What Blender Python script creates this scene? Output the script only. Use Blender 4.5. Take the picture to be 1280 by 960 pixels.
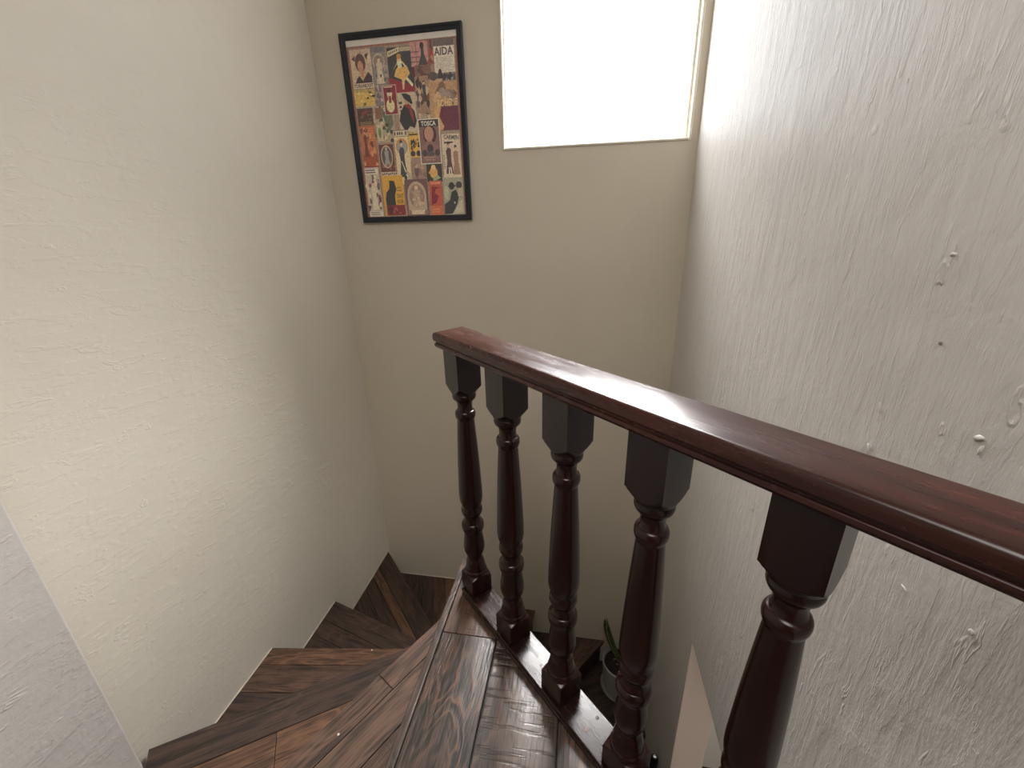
import bpy, bmesh, math, random
from mathutils import Vector, Matrix, Euler
random.seed(7)
for o in list(bpy.data.objects):
    bpy.data.objects.remove(o)
SC = bpy.context.scene
COL = SC.collection

# ------------------------------------------------------------------ camera
CAM_H, PITCH, YAW, ROLL, FPX = 1.1094, 0.3499, -0.1722, -0.0242, 514.469
cd = bpy.data.cameras.new('camera')
cam = bpy.data.objects.new('camera', cd)
COL.objects.link(cam)
cd.sensor_fit = 'HORIZONTAL'
cd.sensor_width = 36.0
cd.lens = FPX / 1280 * 36.0
cd.clip_start = 0.02
_r = Vector((math.cos(YAW), -math.sin(YAW), 0))
_f = Vector((math.sin(YAW) * math.cos(PITCH), math.cos(YAW) * math.cos(PITCH), -math.sin(PITCH)))
_u = Vector((math.sin(YAW) * math.sin(PITCH), math.cos(YAW) * math.sin(PITCH), math.cos(PITCH)))
er = _r * math.cos(ROLL) + _u * math.sin(ROLL)
eu = _u * math.cos(ROLL) - _r * math.sin(ROLL)
M = Matrix((er, eu, -_f)).transposed().to_4x4()
M.translation = (0, 0, CAM_H)
cam.matrix_world = M
SC.camera = cam

# ------------------------------------------------------------------ world, exposure, lights
w = bpy.data.worlds.new('world')
SC.world = w
w.use_nodes = True
bg = w.node_tree.nodes['Background']
bg.inputs['Color'].default_value = (0.75, 0.86, 1.0, 1)
bg.inputs['Strength'].default_value = 2.1
SC.view_settings.view_transform = 'Standard'
SC.view_settings.look = 'None'
SC.view_settings.gamma = 1.0
SC.view_settings.use_curve_mapping = False
SC.view_settings.exposure = 0.41
PANE_EMIT = 3.9        # glow of the frosted part of the pane
PANE_CLEAR = 0.40      # share of daylight that passes the pane without being scattered widely


def area(name, loc, aim, sx, sy, power, col):
    l = bpy.data.lights.new(name, 'AREA')
    l.shape = 'RECTANGLE'
    l.size, l.size_y = sx, sy
    l.energy = power
    l.color = col
    o = bpy.data.objects.new(name, l)
    COL.objects.link(o)
    o.location = loc
    o.rotation_euler = (Vector(aim) - Vector(loc)).to_track_quat('-Z', 'Y').to_euler()
    return o


# hazy sun behind thin cloud outside the window: a very wide, soft source
sl = bpy.data.lights.new('hazy_sun', 'SUN')
sl.energy = 68.0
sl.angle = math.radians(54)
sl.color = (1.0, 0.98, 0.96)
so_ = bpy.data.objects.new('hazy_sun', sl)
COL.objects.link(so_)
so_.location = (0.5, 5.0, 5.0)
so_.rotation_euler = Vector((-0.19, -0.62, -0.79)).to_track_quat('-Z', 'Y').to_euler()
# unseen overhead fill added to brighten the lower walls, and daylight of the room behind the lower doorway
area('hall_fill_light', (-0.05, -0.60, 2.59), (-0.05, -0.60, 0), 0.8, 1.3, 24, (1.0, 0.97, 0.93))
area('lower_room_daylight', (1.75, 0.5, -0.9), (0.9, 1.2, -1.4), 0.8, 0.8, 8.5, (1.0, 0.95, 0.9))

# ------------------------------------------------------------------ site constants (metres)
D, L, R = 2.2345, 1.331, 0.4913       # back wall y, left wall -x, right wall x
RISE = 0.2089
ENTRY_X, ENTRY_Y = -1.287, 0.588      # end of the wall piece beside the top step
Z_LOW, Z_TOP, Y_HALL = -11 * RISE, 2.62, -2.2
FAN = Vector((-0.40, 1.27))           # the point the winder steps turn about


# ------------------------------------------------------------------ node helpers
def mat_new(name):
    m = bpy.data.materials.new(name)
    m.use_nodes = True
    nt = m.node_tree
    return m, nt, nt.nodes['Principled BSDF']


def node(nt, typ, **kw):
    n = nt.nodes.new(typ)
    for k, v in kw.items():
        if k in n.inputs:
            n.inputs[k].default_value = v
        else:
            setattr(n, k, v)
    return n


def lk(nt, a, b):
    nt.links.new(a, b)


def mapped(nt, vec, scale, rot=(0, 0, 0)):
    mp = node(nt, 'ShaderNodeMapping')
    mp.inputs['Scale'].default_value = scale
    mp.inputs['Rotation'].default_value = rot
    lk(nt, vec, mp.inputs['Vector'])
    return mp.outputs['Vector']


def noise(nt, vec, scale, detail=4.0, rough=0.55, dist=0.0):
    n = node(nt, 'ShaderNodeTexNoise')
    n.inputs['Scale'].default_value = scale
    n.inputs['Detail'].default_value = detail
    n.inputs['Roughness'].default_value = rough
    n.inputs['Distortion'].default_value = dist
    lk(nt, vec, n.inputs['Vector'])
    return n.outputs['Fac']


def ramp(nt, fac, stops):
    r = node(nt, 'ShaderNodeValToRGB')
    els = r.color_ramp.elements
    while len(els) < len(stops):
        els.new(0.5)
    for e, (p, c) in zip(els, stops):
        e.position = p
        e.color = (c[0], c[1], c[2], 1) if isinstance(c, (tuple, list)) else (c, c, c, 1)
    lk(nt, fac, r.inputs['Fac'])
    return r.outputs['Color']


def mth(nt, op, a, b=None, clamp=False):
    m = node(nt, 'ShaderNodeMath', operation=op)
    m.use_clamp = clamp
    for i, x in enumerate((a, b)):
        if x is None:
            continue
        if isinstance(x, (int, float)):
            m.inputs[i].default_value = x
        else:
            lk(nt, x, m.inputs[i])
    return m.outputs[0]


def mixc(nt, fac, a, b, mode='MIX'):
    m = node(nt, 'ShaderNodeMix', data_type='RGBA', blend_type=mode)
    for s, x in ((m.inputs['Factor'], fac), (m.inputs[6], a), (m.inputs[7], b)):
        if isinstance(x, (int, float)):
            s.default_value = x
        elif isinstance(x, tuple):
            s.default_value = (x[0], x[1], x[2], 1)
        else:
            lk(nt, x, s)
    return m.outputs[2]


def bump(nt, height, strength, distance, normal=None):
    b = node(nt, 'ShaderNodeBump')
    b.inputs['Strength'].default_value = strength
    b.inputs['Distance'].default_value = distance
    lk(nt, height, b.inputs['Height'])
    if normal is not None:
        lk(nt, normal, b.inputs['Normal'])
    return b.outputs['Normal']


def srgb(*c):
    return tuple(((x / 255) / 12.92 if x / 255 <= 0.04045 else ((x / 255 + 0.055) / 1.055) ** 2.4) for x in c)


# ------------------------------------------------------------------ materials
def plaster(name, col, col2, stretch, rot, lump, streak, rough=0.55, dirt=0.35):
    """painted, trowelled plaster: stretch = object-space scale of the trowel strokes"""
    m, nt, p = mat_new(name)
    tc = node(nt, 'ShaderNodeTexCoord').outputs['Object']
    st = mapped(nt, tc, stretch, rot)
    n1 = noise(nt, st, 1.0, 7, 0.66, 0.25)
    n1r = ramp(nt, n1, [(0.35, 0.0), (0.52, 0.45), (0.56, 1.0), (0.75, 0.7)])
    n2 = noise(nt, tc, 9.0, 5, 0.6, 0.3)
    n3 = noise(nt, tc, 2.2, 2, 0.5)
    ridge = noise(nt, mapped(nt, tc, tuple(s * 1.9 for s in stretch), (rot[0] + 0.25, rot[1], rot[2])), 1.0, 3, 0.55, 0.5)
    ridge = ramp(nt, ridge, [(0.63, 0.0), (0.67, 1.0), (0.70, 0.2), (0.8, 0.0)])
    vor = node(nt, 'ShaderNodeTexVoronoi')
    vor.inputs['Scale'].default_value = 13.0
    lk(nt, tc, vor.inputs['Vector'])
    pim = ramp(nt, vor.outputs['Distance'], [(0.0, 1.0), (0.07, 0.6), (0.12, 0.0)])
    h = mth(nt, 'ADD', mth(nt, 'MULTIPLY', n1r, streak), mth(nt, 'MULTIPLY', n2, lump))
    h = mth(nt, 'ADD', h, mth(nt, 'MULTIPLY', ridge, streak * 0.9))
    h = mth(nt, 'ADD', h, mth(nt, 'MULTIPLY', pim, lump * 0.25))
    h = mth(nt, 'ADD', h, mth(nt, 'MULTIPLY', n3, 1.2))
    fine = noise(nt, tc, 160.0, 2, 0.6)
    nrm = bump(nt, fine, 0.05, 0.001)
    lk(nt, bump(nt, h, 0.5, 0.006, nrm), p.inputs['Normal'])
    stain = ramp(nt, noise(nt, tc, 1.7, 5, 0.65), [(0.42, 0.0), (0.75, 1.0)])
    c = mixc(nt, mth(nt, 'MULTIPLY', stain, dirt), col, col2)
    lk(nt, c, p.inputs['Base Color'])
    p.inputs['Roughness'].default_value = rough
    p.inputs['Specular IOR Level'].default_value = 0.3
    return m


PL_LEFT = plaster('plaster_cream', srgb(218, 211, 197), srgb(204, 195, 180), (1, 5, 16), (0.5, 0, 0), 0.42, 0.19, 0.5)
PL_BACK = plaster('plaster_cream_back', srgb(210, 200, 182), srgb(198, 186, 168), (7, 7, 3), (0, 0, 0), 0.2, 0.05, 0.5)
PL_RIGHT = plaster('plaster_trowelled', srgb(212, 207, 201), srgb(198, 192, 185), (1, 21, 4.0), (0.16, 0, 0), 1.5, 0.55, 0.5)
PL_ENTRY = plaster('plaster_entry', srgb(198, 193, 188), srgb(184, 178, 173), (1, 5, 14), (0.5, 0, 0), 0.9, 0.5, 0.5)
PL_PINK = plaster('plaster_beige_reveal', srgb(206, 190, 176), srgb(200, 182, 167), (6, 6, 6), (0, 0, 0), 0.1, 0.03, 0.6)
PL_HALL = plaster('plaster_hall', srgb(112, 98, 86), srgb(100, 88, 76), (6, 6, 6), (0, 0, 0), 0.1, 0.03, 0.6)
PL_CEIL = plaster('plaster_ceiling', srgb(222, 218, 208), srgb(210, 205, 196), (5, 5, 5), (0, 0, 0), 0.2, 0.05, 0.6)


def mk_wood(name, dark, mid, light, patch=0.5, rough=0.34, saw=0.0, grain=1.0):
    """hand scraped laminate; x of the plank's own space runs along the grain"""
    m, nt, p = mat_new(name)
    tc = node(nt, 'ShaderNodeTexCoord').outputs['Object']
    oi = node(nt, 'ShaderNodeObjectInfo')
    add = node(nt, 'ShaderNodeVectorMath', operation='ADD')
    comb = node(nt, 'ShaderNodeCombineXYZ')
    lk(nt, mth(nt, 'MULTIPLY', oi.outputs['Random'], 37.0), comb.inputs[0])
    lk(nt, mth(nt, 'MULTIPLY', oi.outputs['Random'], 91.0), comb.inputs[1])
    lk(nt, tc, add.inputs[0])
    lk(nt, comb.outputs[0], add.inputs[1])
    v = add.outputs[0]
    lo = noise(nt, mapped(nt, v, (2.2, 11, 11)), 1.0, 3, 0.5, 0.7)
    rings = mth(nt, 'SINE', mth(nt, 'MULTIPLY', lo, 46.0 * grain))
    fib = noise(nt, mapped(nt, v, (9, 210, 210)), 1.0, 4, 0.65, 0.3)
    fib2 = noise(nt, mapped(nt, v, (4, 46, 46)), 1.0, 5, 0.6, 0.5)
    big = noise(nt, mapped(nt, v, (3.0, 9, 9)), 1.0, 4, 0.6, 1.0)
    t = mth(nt, 'ADD', mth(nt, 'MULTIPLY', fib2, 0.55), mth(nt, 'MULTIPLY', fib, 0.55))
    t = mth(nt, 'ADD', t, mth(nt, 'MULTIPLY', rings, 0.035))
    base = ramp(nt, t, [(0.36, tuple(x * 0.6 for x in dark)), (0.47, dark), (0.60, mid), (0.85, tuple(x * 1.15 for x in mid))])
    pf = ramp(nt, big, [(0.46, 0.0), (0.60, 1.0)])
    pr = ramp(nt, rings, [(0.62, 0.0), (0.95, 1.0)])
    pk = mth(nt, 'MULTIPLY', mth(nt, 'MULTIPLY', pf, pr), patch)
    c = mixc(nt, pk, base, light)
    h = mth(nt, 'ADD', mth(nt, 'MULTIPLY', fib2, 0.6), mth(nt, 'MULTIPLY', fib, 0.4))
    h = mth(nt, 'ADD', h, mth(nt, 'MULTIPLY', rings, 0.12))
    if saw > 0:
        sv = noise(nt, mapped(nt, v, (75, 5, 5), (0, 0, 0.06)), 1.0, 2, 0.5, 0.3)
        sm = ramp(nt, sv, [(0.54, 1.0), (0.62, 0.0)])
        reg = ramp(nt, noise(nt, mapped(nt, v, (3, 12, 12)), 1.0, 2), [(0.35, 0.25), (0.6, 1.0)])
        cut = mth(nt, 'MULTIPLY', mth(nt, 'SUBTRACT', 1.0, sm), reg)
        c = mixc(nt, mth(nt, 'MULTIPLY', cut, 0.75 * saw), c, tuple(x * 0.4 for x in dark))
        h = mth(nt, 'SUBTRACT', h, mth(nt, 'MULTIPLY', cut, 1.3 * saw))
    lk(nt, c, p.inputs['Base Color'])
    lk(nt, bump(nt, h, 0.6, 0.0018), p.inputs['Normal'])
    rr = ramp(nt, fib2, [(0.3, rough + 0.1), (0.7, rough - 0.05)])
    lk(nt, rr, p.inputs['Roughness'])
    p.inputs['Specular IOR Level'].default_value = 0.5
    return m


W_GREY = mk_wood('laminate_grey_brown', srgb(46, 39, 35), srgb(84, 71, 64), srgb(130, 92, 70), 0.5, 0.30, 0, 1.9)
W_SAWN = mk_wood('laminate_sawn', srgb(60, 50, 45), srgb(94, 79, 71), srgb(116, 94, 80), 0.3, 0.28, 1.0)
W_RED = mk_wood('laminate_red_brown', srgb(56, 42, 34), srgb(100, 77, 63), srgb(132, 98, 78), 0.4, 0.40, 0, 1.2)
W_DARK = mk_wood('laminate_dark', srgb(42, 32, 27), srgb(72, 55, 46), srgb(96, 70, 56), 0.4, 0.42)
W_AMBER = mk_wood('laminate_amber', srgb(66, 46, 34), srgb(108, 78, 58), srgb(134, 98, 70), 0.5, 0.42)
W_BROWN = mk_wood('laminate_brown', srgb(56, 41, 33), srgb(94, 70, 56), srgb(118, 88, 68), 0.5, 0.42, 0.35)


def mk_mahogany(name, c0, c1, c2_):
    m, nt, p = mat_new(name)
    tc = node(nt, 'ShaderNodeTexCoord').outputs['Object']
    g = noise(nt, mapped(nt, tc, (4, 60, 60)), 1.0, 5, 0.6, 0.4)
    c = ramp(nt, g, [(0.3, c0), (0.55, c1), (0.75, c2_)])
    sc = noise(nt, mapped(nt, tc, (30, 140, 90), (0, 0, 0.5)), 1.0, 3, 0.7, 1.2)
    scm = ramp(nt, sc, [(0.765, 0.0), (0.78, 1.0)])
    c2 = mixc(nt, mth(nt, 'MULTIPLY', scm, 0.3), c, srgb(150, 128, 116))
    lk(nt, c2, p.inputs['Base Color'])
    # fine wear scratches along the grain break up the shine
    rub = noise(nt, mapped(nt, tc, (4, 500, 60), (0, 0, 0.03)), 1.0, 4, 0.7, 0.2)
    nrm = bump(nt, rub, 0.10, 0.0007)
    lk(nt, nrm, p.inputs['Normal'])
    lk(nt, ramp(nt, noise(nt, mapped(nt, tc, (9, 60, 30)), 1.0, 4, 0.7), [(0.35, 0.20), (0.7, 0.32)]), p.inputs['Roughness'])
    p.inputs['Specular IOR Level'].default_value = 0.36
    return m


def mk_mahogany_turned():
    m, nt, p = mat_new('mahogany_dark')
    tc = node(nt, 'ShaderNodeTexCoord').outputs['Object']
    g = noise(nt, mapped(nt, tc, (50, 50, 5)), 1.0, 4, 0.6, 0.4)
    c = ramp(nt, g, [(0.3, srgb(22, 9, 7)), (0.55, srgb(33, 13, 10)), (0.75, srgb(43, 18, 13))])
    lk(nt, c, p.inputs['Base Color'])
    p.inputs['Roughness'].default_value = 0.24
    p.inputs['Specular IOR Level'].default_value = 0.40
    lk(nt, bump(nt, g, 0.08, 0.0008), p.inputs['Normal'])
    return m


MAHOG = mk_mahogany('mahogany_varnish', srgb(36, 16, 12), srgb(58, 27, 20), srgb(76, 37, 26))
MAHOG_B = mk_mahogany('mahogany_base_rail', srgb(24, 14, 12), srgb(38, 21, 17), srgb(48, 28, 22))
MAHOG_T = mk_mahogany_turned()


def plain(name, col, rough=0.5, metal=0.0, var=0.15, scale=20.0, bmp=0.0):
    m, nt, p = mat_new(name)
    tc = node(nt, 'ShaderNodeTexCoord').outputs['Object']
    n = noise(nt, tc, scale, 4, 0.6)
    c = ramp(nt, n, [(0.3, tuple(x * (1 - var) for x in col)), (0.7, tuple(min(1, x * (1 + var)) for x in col))])
    lk(nt, c, p.inputs['Base Color'])
    p.inputs['Roughness'].default_value = rough
    p.inputs['Metallic'].default_value = metal
    if bmp:
        lk(nt, bump(nt, n, bmp, 0.003), p.inputs['Normal'])
    return m


FRAME_NAVY = plain('frame_navy_black', srgb(26, 29, 40), 0.35)
PAPER = plain('mount_paper', srgb(234, 226, 216), 0.7, 0, 0.04)
BEAD = plain('painted_bead', srgb(222, 214, 198), 0.4, 0, 0.06)
CAULK = plain('caulk', srgb(208, 198, 180), 0.5, 0, 0.1)
POT = plain('pot_concrete', srgb(168, 164, 158), 0.7, 0, 0.12, 40, 0.2)
SOIL = plain('soil', srgb(34, 28, 24), 0.95, 0, 0.5, 90, 0.9)
PEBBLE = plain('soil_chip', srgb(150, 140, 120), 0.8)
BLACK = plain('black_paint', srgb(16, 17, 19), 0.3)
STEEL = plain('steel', srgb(205, 205, 205), 0.3, 1.0, 0.1)
NAILM = plain('old_nail', srgb(150, 142, 132), 0.5, 0.3)
FILLER = plain('wood_filler', srgb(112, 92, 84), 0.5)
SCREW = plain('dull_screw', srgb(74, 70, 68), 0.45, 0.6)
GAP = plain('dark_gap', srgb(26, 22, 20), 0.8)
CORE = plain('tread_core', srgb(48, 38, 32), 0.6, 0, 0.25, 60)


def mk_leaf():
    m, nt, p = mat_new('snake_plant_leaf')
    tc = node(nt, 'ShaderNodeTexCoord').outputs['Object']
    at = node(nt, 'ShaderNodeAttribute', attribute_name='edge')
    band = noise(nt, mapped(nt, tc, (6, 6, 46)), 1.0, 3, 0.6, 0.6)
    mid = ramp(nt, band, [(0.35, srgb(34, 52, 34)), (0.65, srgb(78, 98, 62))])
    lk(nt, mixc(nt, at.outputs['Fac'], mid, srgb(176, 170, 92)), p.inputs['Base Color'])
    p.inputs['Roughness'].default_value = 0.4
    return m


LEAF = mk_leaf()


def mk_print():
    m, nt, p = mat_new('poster_ink')
    at = node(nt, 'ShaderNodeAttribute', attribute_name='Col')
    tc = node(nt, 'ShaderNodeTexCoord').outputs['Object']
    g = noise(nt, tc, 130.0, 4, 0.75)
    g2 = ramp(nt, g, [(0.36, 0.82), (0.64, 1.34)])
    lk(nt, mixc(nt, 1.0, at.outputs['Color'], g2, 'MULTIPLY'), p.inputs['Base Color'])
    p.inputs['Roughness'].default_value = 0.45
    p.inputs['Coat Weight'].default_value = 0.5
    p.inputs['Coat Roughness'].default_value = 0.25
    return m


PRINT = mk_print()


def mk_pane():
    """frosted pane glowing with the overcast daylight outside, a little dust along its edges"""
    m, nt, p = mat_new('frosted_glass')
    tc = node(nt, 'ShaderNodeTexCoord').outputs['Object']
    vor = node(nt, 'ShaderNodeTexVoronoi')
    vor.inputs['Scale'].default_value = 16.0
    lk(nt, tc, vor.inputs['Vector'])
    dots = ramp(nt, vor.outputs['Distance'], [(0.0, 0.12), (0.035, 0.12), (0.05, 1.0)])
    sel = ramp(nt, noise(nt, tc, 7.0, 2), [(0.56, 1.0), (0.6, 0.0)])
    dots = mth(nt, 'MAXIMUM', dots, sel)
    fine = ramp(nt, noise(nt, tc, 300.0, 2), [(0.3, 0.93), (0.7, 1.0)])
    cloud = ramp(nt, noise(nt, tc, 1.6, 2), [(0.3, (0.86, 0.92, 1.0)), (0.7, (1.0, 0.99, 0.97))])
    col = mixc(nt, 1.0, mixc(nt, 1.0, cloud, dots, 'MULTIPLY'), fine, 'MULTIPLY')
    p.inputs['Base Color'].default_value = (0.8, 0.82, 0.84, 1)
    p.inputs['Roughness'].default_value = 0.5
    lk(nt, col, p.inputs['Emission Color'])
    p.inputs['Emission Strength'].default_value = PANE_EMIT
    tr = node(nt, 'ShaderNodeBsdfTransparent')
    mx = node(nt, 'ShaderNodeMixShader')
    mx.inputs[0].default_value = PANE_CLEAR ** 0.5
    out = nt.nodes['Material Output']
    lk(nt, p.outputs[0], mx.inputs[1])
    lk(nt, tr.outputs[0], mx.inputs[2])
    lk(nt, mx.outputs[0], out.inputs['Surface'])
    return m


PANE = mk_pane()


# ------------------------------------------------------------------ mesh helpers
def obj(name, bm, mat, parent=None, smooth=None, loc=None, rot=None):
    bmesh.ops.recalc_face_normals(bm, faces=bm.faces)
    me = bpy.data.meshes.new(name)
    bm.to_mesh(me)
    bm.free()
    for m_ in (mat if isinstance(mat, (list, tuple)) else [mat]):
        me.materials.append(m_)
    if smooth is not None:
        for p in me.polygons:
            p.use_smooth = True
        if smooth > 0:
            me.set_sharp_from_angle(angle=math.radians(smooth))
    o = bpy.data.objects.new(name, me)
    COL.objects.link(o)
    if parent is not None:
        o.parent = parent
    if loc is not None:
        o.location = loc
    if rot is not None:
        o.rotation_euler = rot
    return o


def empty(name, label, cat, loc=(0, 0, 0), rz=0.0):
    o = bpy.data.objects.new(name, None)
    COL.objects.link(o)
    o.location = loc
    o.rotation_euler = (0, 0, rz)
    o.empty_display_size = 0.05
    o['label'] = label
    o['category'] = cat
    return o


def struct(o):
    o['kind'] = 'structure'
    return o


def add_box(bm, x0, x1, y0, y1, z0, z1):
    vs = [bm.verts.new((x, y, z)) for z in (z0, z1) for (x, y) in ((x0, y0), (x1, y0), (x1, y1), (x0, y1))]
    for f in ((3, 2, 1, 0), (4, 5, 6, 7), (0, 1, 5, 4), (1, 2, 6, 5), (2, 3, 7, 6), (3, 0, 4, 7)):
        bm.faces.new([vs[i] for i in f])
    return vs


def box(name, x0, x1, y0, y1, z0, z1, mat, parent=None, bev=0.0, seg=2):
    bm = bmesh.new()
    add_box(bm, x0, x1, y0, y1, z0, z1)
    if bev:
        bmesh.ops.bevel(bm, geom=list(bm.edges), offset=bev, segments=seg, affect='EDGES', profile=0.5)
    return obj(name, bm, mat, parent)


def add_lathe(bm, prof, n=32, cx=0, cy=0, square=None):
    """surface of revolution; with square=h every ring is also cut to a square of half width h"""
    rings = []
    for r, z in prof:
        ring = []
        for i in range(n):
            a = 2 * math.pi * i / n
            rr = r
            if square is not None:
                rr = min(r, square / max(abs(math.cos(a)), abs(math.sin(a))))
            ring.append(bm.verts.new((cx + rr * math.cos(a), cy + rr * math.sin(a), z)))
        rings.append(ring)
    for a, b in zip(rings, rings[1:]):
        for i in range(n):
            bm.faces.new((a[i], a[(i + 1) % n], b[(i + 1) % n], b[i]))
    bm.faces.new(list(reversed(rings[0])))
    bm.faces.new(rings[-1])


def add_tube(bm, pts, rad, n=10):
    rings = []
    for i, p in enumerate(pts):
        p = Vector(p)
        d = (Vector(pts[min(i + 1, len(pts) - 1)]) - Vector(pts[max(i - 1, 0)])).normalized()
        s = d.cross(Vector((0, 1, 0.1))).normalized()
        t = d.cross(s)
        r = rad[i] if isinstance(rad, (list, tuple)) else rad
        rings.append([bm.verts.new(p + r * (math.cos(2 * math.pi * k / n) * s + math.sin(2 * math.pi * k / n) * t)) for k in range(n)])
    for a, b in zip(rings, rings[1:]):
        for i in range(n):
            bm.faces.new((a[i], a[(i + 1) % n], b[(i + 1) % n], b[i]))
    bm.faces.new(list(reversed(rings[0])))
    bm.faces.new(rings[-1])


def clip(poly, p, n):
    """keep the part of a convex polygon where (q - p) . n >= 0"""
    out = []
    for i, a in enumerate(poly):
        b = poly[(i + 1) % len(poly)]
        da, db = (a - p).dot(n), (b - p).dot(n)
        if da >= 0:
            out.append(a)
        if (da >= 0) != (db >= 0):
            out.append(a + (b - a) * (da / (da - db)))
    res = []
    for q in out:
        if not res or (q - res[-1]).length > 1e-4:
            res.append(q)
    if len(res) > 1 and (res[0] - res[-1]).length < 1e-4:
        res.pop()
    return res


def poly_area(p):
    return abs(sum(a.x * b.y - b.x * a.y for a, b in zip(p, p[1:] + p[:1]))) / 2


def prism(name, poly, z0, z1, mat, parent, ang=0.0, bev=0.0, origin_z=None):
    """convex prism whose own x axis points along ang; its origin sits at its middle"""
    c = sum(poly, Vector((0, 0))) / len(poly)
    ca, sa = math.cos(ang), math.sin(ang)
    bm = bmesh.new()
    loc2 = [Vector(((q - c).x * ca + (q - c).y * sa, -(q - c).x * sa + (q - c).y * ca)) for q in poly]
    if sum(a.x * b.y - b.x * a.y for a, b in zip(loc2, loc2[1:] + loc2[:1])) < 0:
        loc2.reverse()
    lo = [bm.verts.new((q.x, q.y, z0 - z1)) for q in loc2]
    hi = [bm.verts.new((q.x, q.y, 0)) for q in loc2]
    bm.faces.new(list(reversed(lo)))
    top = bm.faces.new(hi)
    for i in range(len(lo)):
        j = (i + 1) % len(lo)
        bm.faces.new((lo[i], lo[j], hi[j], hi[i]))
    if bev:
        bmesh.ops.bevel(bm, geom=list(top.edges), offset=bev, segments=2, affect='EDGES', profile=0.5)
    o = obj(name, bm, mat, parent)
    o.location = (c.x, c.y, z1)
    o.rotation_euler = (0, 0, ang)
    return o


V2 = lambda x, y: Vector((x, y))

# ================================================================== SETTING
struct(box('wall_left', -L - 0.12, -L, 0.3, D + 0.15, Z_LOW - 0.1, Z_TOP, PL_LEFT))
# the piece of wall beside the top steps, 4 cm proud of the stairwell's left wall, soft rounded arris
bm = bmesh.new()
add_box(bm, -L - 0.12, ENTRY_X, Y_HALL, ENTRY_Y, Z_LOW - 0.1, Z_TOP)
bmesh.ops.bevel(bm, geom=[e for e in bm.edges if all(abs(v.co.x - ENTRY_X) < 1e-5 and abs(v.co.y - ENTRY_Y) < 1e-5 for v in e.verts)],
                offset=0.006, segments=3, affect='EDGES', profile=0.5)
struct(obj('wall_entry', bm, PL_ENTRY))

# back wall with the window hole
WX0, WX1, WZ0, WZ1 = -0.399, 0.452, 1.499, 2.50
bm = bmesh.new()
y0, y1 = D, D + 0.14
add_box(bm, -L - 0.12, WX0, y0, y1, Z_LOW - 0.1, Z_TOP)
add_box(bm, WX1, R + 0.5, y0, y1, Z_LOW - 0.1, Z_TOP)
add_box(bm, WX0, WX1, y0, y1, Z_LOW - 0.1, WZ0)
add_box(bm, WX0, WX1, y0, y1, WZ1, Z_TOP)
bmesh.ops.remove_doubles(bm, verts=bm.verts, dist=1e-5)
struct(obj('wall_back', bm, PL_BACK))

# right wall with the low doorway, 14 cm thick
DY0, DY1, DZ = 0.42, 1.322, -0.47
TH = 0.14
bm = bmesh.new()
add_box(bm, R, R + TH, DY1, D + 0.02, Z_LOW - 0.1, Z_TOP)
add_box(bm, R, R + TH, Y_HALL, DY0, Z_LOW - 0.1, Z_TOP)
add_box(bm, R, R + TH, DY0, DY1, DZ, Z_TOP)
bmesh.ops.remove_doubles(bm, verts=bm.verts, dist=1e-5)
def _arris(e):
    a, b = e.verts[0].co, e.verts[1].co
    if abs(a.x - R) > 1e-4 or abs(b.x - R) > 1e-4:
        return False
    lint = abs(a.z - DZ) < 1e-4 and abs(b.z - DZ) < 1e-4 and min(a.y, b.y) > DY0 - 0.01 and max(a.y, b.y) < DY1 + 0.01
    jamb = max(a.z, b.z) < DZ + 1e-3 and (all(abs(q.y - DY1) < 1e-4 for q in (a, b)) or all(abs(q.y - DY0) < 1e-4 for q in (a, b)))
    return lint or jamb
bmesh.ops.bevel(bm, geom=[e for e in bm.edges if _arris(e)], offset=0.005, segments=2, affect='EDGES', profile=0.5)
struct(obj('wall_right', bm, PL_RIGHT))
# plastered jambs of the doorway
bm = bmesh.new()
add_box(bm, R + 0.002, R + TH - 0.001, DY1 - 0.006, DY1 + 0.001, Z_LOW, DZ)
add_box(bm, R + 0.002, R + TH - 0.001, DY0 - 0.001, DY0 + 0.006, Z_LOW, DZ)
add_box(bm, R + 0.002, R + TH - 0.001, DY0, DY1, DZ - 0.006, DZ + 0.001)
struct(obj('trim_1', bm, PL_PINK))

# unseen remainder of the shell: hall behind the camera, ceiling, lower room
struct(box('wall_hall', -L - 0.12, R + TH, Y_HALL - 0.12, Y_HALL, Z_LOW - 0.1, Z_TOP, PL_HALL))
struct(box('ceiling', -L - 0.12, R + TH, Y_HALL - 0.12, D + 0.14, Z_TOP, Z_TOP + 0.1, PL_CEIL))
struct(box('floor_lower', -L - 0.12, 2.1, Y_HALL, D + 0.14, Z_LOW - 0.1, Z_LOW, W_DARK))
struct(box('wall_lower_end', R + TH, 2.1, 1.9, 2.0, Z_LOW, 0.1, PL_CEIL))
struct(box('wall_lower_side', 2.0, 2.1, -0.6, 1.9, Z_LOW, 0.1, PL_PINK))
struct(box('wall_lower_front', R + TH, 2.1, -0.7, -0.6, Z_LOW, 0.1, PL_PINK))
struct(box('ceiling_lower', R + TH, 2.1, -0.7, 2.0, 0.1, 0.2, PL_CEIL))

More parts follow.
